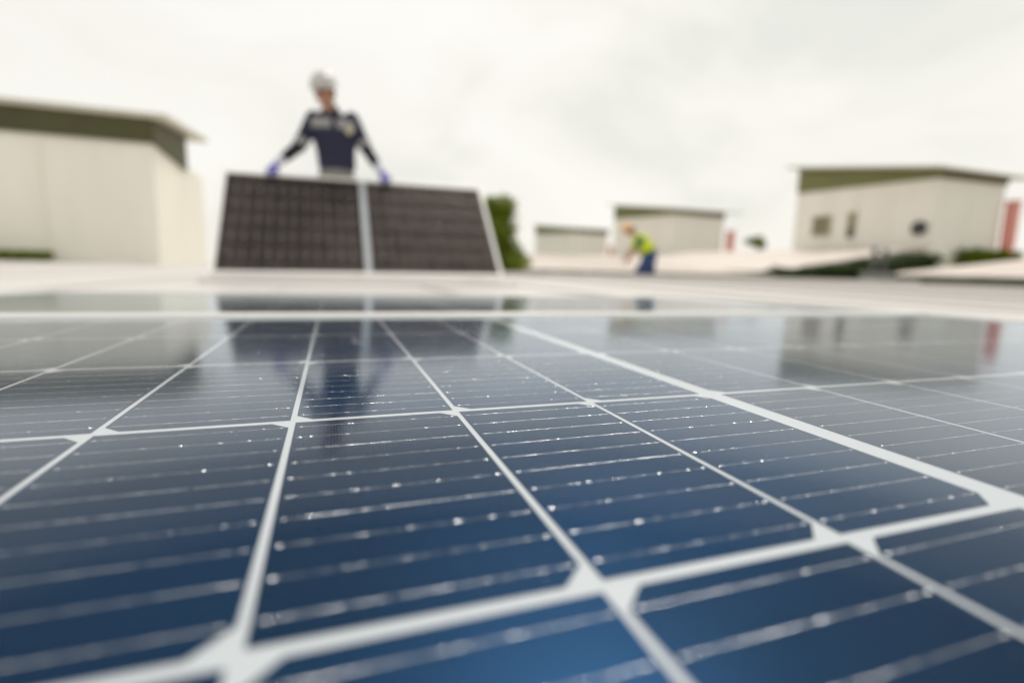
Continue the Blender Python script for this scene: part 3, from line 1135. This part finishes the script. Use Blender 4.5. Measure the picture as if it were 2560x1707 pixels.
# jacket
q = MB()
q.loft([(L(0.085, 5.13, 0.935), Vector((.158, 0, 0)), Vector((0, .112, 0))), (L(0.088, 5.13, 0.985), Vector((.168, 0, 0)), Vector((0, .118, 0))),
        (L(0.080, 5.125, 1.10), Vector((.172, 0, 0)), Vector((0, .120, 0))), (L(0.070, 5.12, 1.22), Vector((.192, 0, 0)), Vector((0, .128, 0))),
        (L(0.063, 5.115, 1.32), Vector((.206, 0, 0)), Vector((0, .122, 0))), (L(0.058, 5.11, 1.385), Vector((.186, 0, 0)), Vector((0, .098, 0))),
        (L(0.050, 5.105, 1.435), Vector((.10, 0, 0)), Vector((0, .078, 0))), (L(0.040, 5.095, 1.475), Vector((.068, 0, 0)), Vector((0, .066, 0)))], 24)
for s_, e_ in ((shl, ell), (shr, elr)):
    q.capsule(s_, .072, e_, .058, 14, 4)
    q.capsule(e_, .058, e_ + (e_ - s_).normalized() * .03, .050, 14, 4)
jk = fuse(q, 'jacket', M_navy, wk, .012, 5)
# hem band, tape on the chest, tape round the elbows
JC = L(0.063, 5.115, 1.33)
shell(jk, 'chest_tape', M_band, wk, lambda c, n: 1.275 - oz < c.z < 1.375 - oz and abs(c.x - JC.x) > .016 and abs(c.x - JC.x) < .19 and n.y < .3, .004)


def sleeve(e_, w_, nm, f0, f1, r0, r1, m_):
    q = MB()
    a_, b_ = Vector(e_).lerp(w_, f0), Vector(e_).lerp(w_, f1)
    ax = (b_ - a_).normalized()
    u_ = ax.orthogonal().normalized()
    v_ = ax.cross(u_)
    q.loft([(a_.lerp(b_, k / 6), u_ * (r0 + (r1 - r0) * k / 6) * (1 + .05 * math.sin(k * 2.1)), v_ * (r0 + (r1 - r0) * k / 6) * (1 + .04 * math.cos(k * 1.7))) for k in range(7)], 16)
    return q.build(nm, m_, wk, True)


for s_, e_, w_ in ((shl, ell, wrl), (shr, elr, wrr)):
    sleeve(s_, e_, 'sleeve_tape', .74, .96, .068, .064, M_band)
    sleeve(e_, w_, 'armlet', -.02, .74, .056, .042, M_armlet)
    sleeve(e_, w_, 'glove_cuff', .72, 1.0, .041, .036, M_cuff)
q = MB()
grip_hand(q, wrl, -1, topL - oz)
gl1 = fuse(q, 'glove', M_glove, wk, .0055, 1)
q = MB()
grip_hand(q, wrr, 1, topR - oz)
gl2 = fuse(q, 'glove', M_glove, wk, .0055, 1)
for g_ in (gl1, gl2):
    for v_ in g_.data.vertices:
        v_.co += v_.normal * 0.0036
# collar, zip, and a pale disc standing in for a blurred highlight
q = MB()
q.loft([(L(0.042, 5.098, 1.455), Vector((.072, 0, 0)), Vector((0, .070, 0))), (L(0.034, 5.085, 1.495), Vector((.068, 0, 0)), Vector((0, .066, 0))), (L(0.033, 5.083, 1.488), Vector((.060, 0, 0)), Vector((0, .058, 0)))], 20)
q.build('collar', M_navy, wk, True)
q = MB()
q.loft([(L(0.195, 5.002, 1.272), Vector((.030, 0, 0)), Vector((0, 0, .030))), (L(0.195, 4.992, 1.272), Vector((.030, 0, 0)), Vector((0, 0, .030))), (L(0.195, 4.989, 1.272), Vector((.022, 0, 0)), Vector((0, 0, .022)))], 20)
q.build('glint_disc', M_glint_disc, wk, True)
# trousers
q = MB()
q.loft([(L(0.085, 5.13, 0.80), Vector((.165, 0, 0)), Vector((0, .115, 0))), (L(0.085, 5.13, 0.88), Vector((.162, 0, 0)), Vector((0, .114, 0))), (L(0.085, 5.13, 0.955), Vector((.146, 0, 0)), Vector((0, .104, 0)))], 20)
for sx, k_, a_ in ((-1, knl, anl), (1, knr, anr)):
    hp = hip + Vector((sx * .085, 0, -.05))
    q.capsule(hp, .094, k_, .070, 14, 4)
    q.capsule(k_, .070, a_ + Vector((0, 0, .03)), .062, 14, 4)
fuse(q, 'trousers', M_gtrous, wk, .013, 4)
for a_ in (anl, anr):
    q = MB()
    q.capsule(a_ + Vector((0, .03, -.035)), .048, a_ + Vector((0, -.13, -.052)), .040, 14, 4)
    q.capsule(a_ + Vector((0, .0, .06)), .050, a_ + Vector((0, .0, -.03)), .052, 14, 4)
    fuse(q, 'boot', M_boot, wk, .010, 2)
tag(wk, 'worker in navy jacket and white helmet holding the raised panel by its top edge', 'person')

# --- bending worker: yellow-green vest, tan helmet, blue trousers, facing left
bx, by, bz = 7.92, 11.78, -0.46
w2 = empty('person', (bx, by, bz), R(-22))
w2.scale = (1.32, 1.32, 1.06)
# local frame: faces -x (left in the picture); z up from the soles
hip2 = Vector((0.04, 0, 0.93))
chest2 = Vector((-0.17, 0, 1.28))
neck2 = Vector((-0.27, 0, 1.42))
head2 = Vector((-0.38, -0.01, 1.52))
hrot2 = Matrix.Rotation(R(-90), 3, 'Z') @ Matrix.Rotation(R(45), 3, 'X')
q = MB()
head_shape(q, head2, hrot2)
q.capsule(neck2, .055, head2 + Vector((.03, 0, -.02)), .052, 12, 4)
q.capsule(hip2, .11, chest2, .12, 14, 4)
q.capsule(chest2, .10, neck2, .06, 12, 4)
sh2 = [Vector((-0.20, s_ * .18, 1.33)) for s_ in (-1, 1)]
el2 = [Vector((-0.26, -.22, 1.05)), Vector((-0.28, .22, 1.06))]
wr2 = [Vector((-0.38, -.14, 0.84)), Vector((-0.40, .13, 0.86))]
kn2 = [Vector((-0.16, -.17, 0.50)), Vector((0.10, .15, 0.50))]
an2 = [Vector((-0.17, -.19, 0.09)), Vector((0.20, .18, 0.09))]


def free_hand(mb, wr, sx):
    pl = wr + Vector((-.03, 0, -.075))
    mb.capsule(wr, .024, pl, .030, 12, 4, .8)
    for k, (dy, l) in enumerate(((-.028, .068), (-.010, .078), (.010, .074), (.028, .060))):
        finger(mb, pl + Vector((-.004, dy, -.012)), (-.3, 0, -1), (.1, 0, -1), (.6, 0, -.8), l, .009)
    finger(mb, pl + Vector((-.012, -sx * .024, .015)), (-.7, -sx * .5, -.6), (-.4, -sx * .3, -1), (0, 0, -1), .055, .010)


for k in (0, 1):
    q.capsule(sh2[k], .046, el2[k], .038, 12, 4)
    q.capsule(el2[k], .037, wr2[k], .025, 12, 4)
    q.capsule(hip2 + Vector((0, (-.09, .09)[k], -.03)), .08, kn2[k], .052, 12, 4)
    q.capsule(kn2[k], .050, an2[k], .036, 12, 4)
    q.capsule(an2[k] + Vector((.03, 0, -.05)), .030, an2[k] + Vector((-.14, 0, -.06)), .026, 12, 4)
    free_hand(q, wr2[k], (-1, 1)[k])
fuse(q, 'body', M_skin, w2, .0065, 3)
face_parts(w2, head2, hrot2)
helmet_parts(w2, head2, hrot2, M_tan, 1.1)
q = MB()
ax = (chest2 - hip2).normalized()
sd_ = Vector((0, 1, 0))
fw = ax.cross(sd_)
for_rings = []
for t, a_, b_ in ((.0, .18, .165), (.25, .185, .175), (.6, .195, .18), (.9, .205, .165), (1.15, .18, .12), (1.32, .09, .075)):
    for_rings.append((hip2 + (chest2 - hip2) * t + Vector((0, 0, .04)), sd_ * a_, fw * b_))
q.loft(for_rings, 22)
for k in (0, 1):
    q.capsule(sh2[k], .072, sh2[k].lerp(el2[k], .75), .062, 12, 4)
shirt = fuse(q, 'shirt', M_green, w2, .013, 4)
shell(shirt, 'vest', M_vest, w2, lambda c, n: (c - hip2).dot(ax) > .10 and abs(c.y) < .2 and (c.z > 1.10 or n.x < 0.35) and c.z > .98, .006)
shell(shirt, 'vest_tape', M_band, w2, lambda c, n: .26 < (c - hip2).dot(ax) < .31 and abs(c.y) < .185 and c.z > .98, .009)
q = MB()
q.loft([(hip2 + Vector((.02, 0, -.12)), sd_ * .165, Vector((.125, 0, 0))), (hip2 + Vector((.01, 0, .0)), sd_ * .165, Vector((.13, 0, 0))), (hip2 + Vector((-.01, 0, .08)), sd_ * .15, Vector((.12, 0, 0)))], 20)
for k in (0, 1):
    q.capsule(hip2 + Vector((0, (-.09, .09)[k], -.05)), .140, kn2[k], .112, 14, 4)
    q.capsule(kn2[k], .112, an2[k] + Vector((0, 0, .03)), .085, 14, 4)
fuse(q, 'trousers', M_jean, w2, .013, 4)
for k in (0, 1):
    q = MB()
    a_ = an2[k]
    q.capsule(a_ + Vector((.03, 0, -.035)), .048, a_ + Vector((-.13, 0, -.052)), .040, 14, 4)
    q.capsule(a_ + Vector((0, 0, .06)), .050, a_ + Vector((0, 0, -.03)), .052, 14, 4)
    fuse(q, 'boot', M_boot, w2, .010, 2)
tag(w2, 'bending worker in a yellow-green vest and tan helmet, blue trousers', 'person')
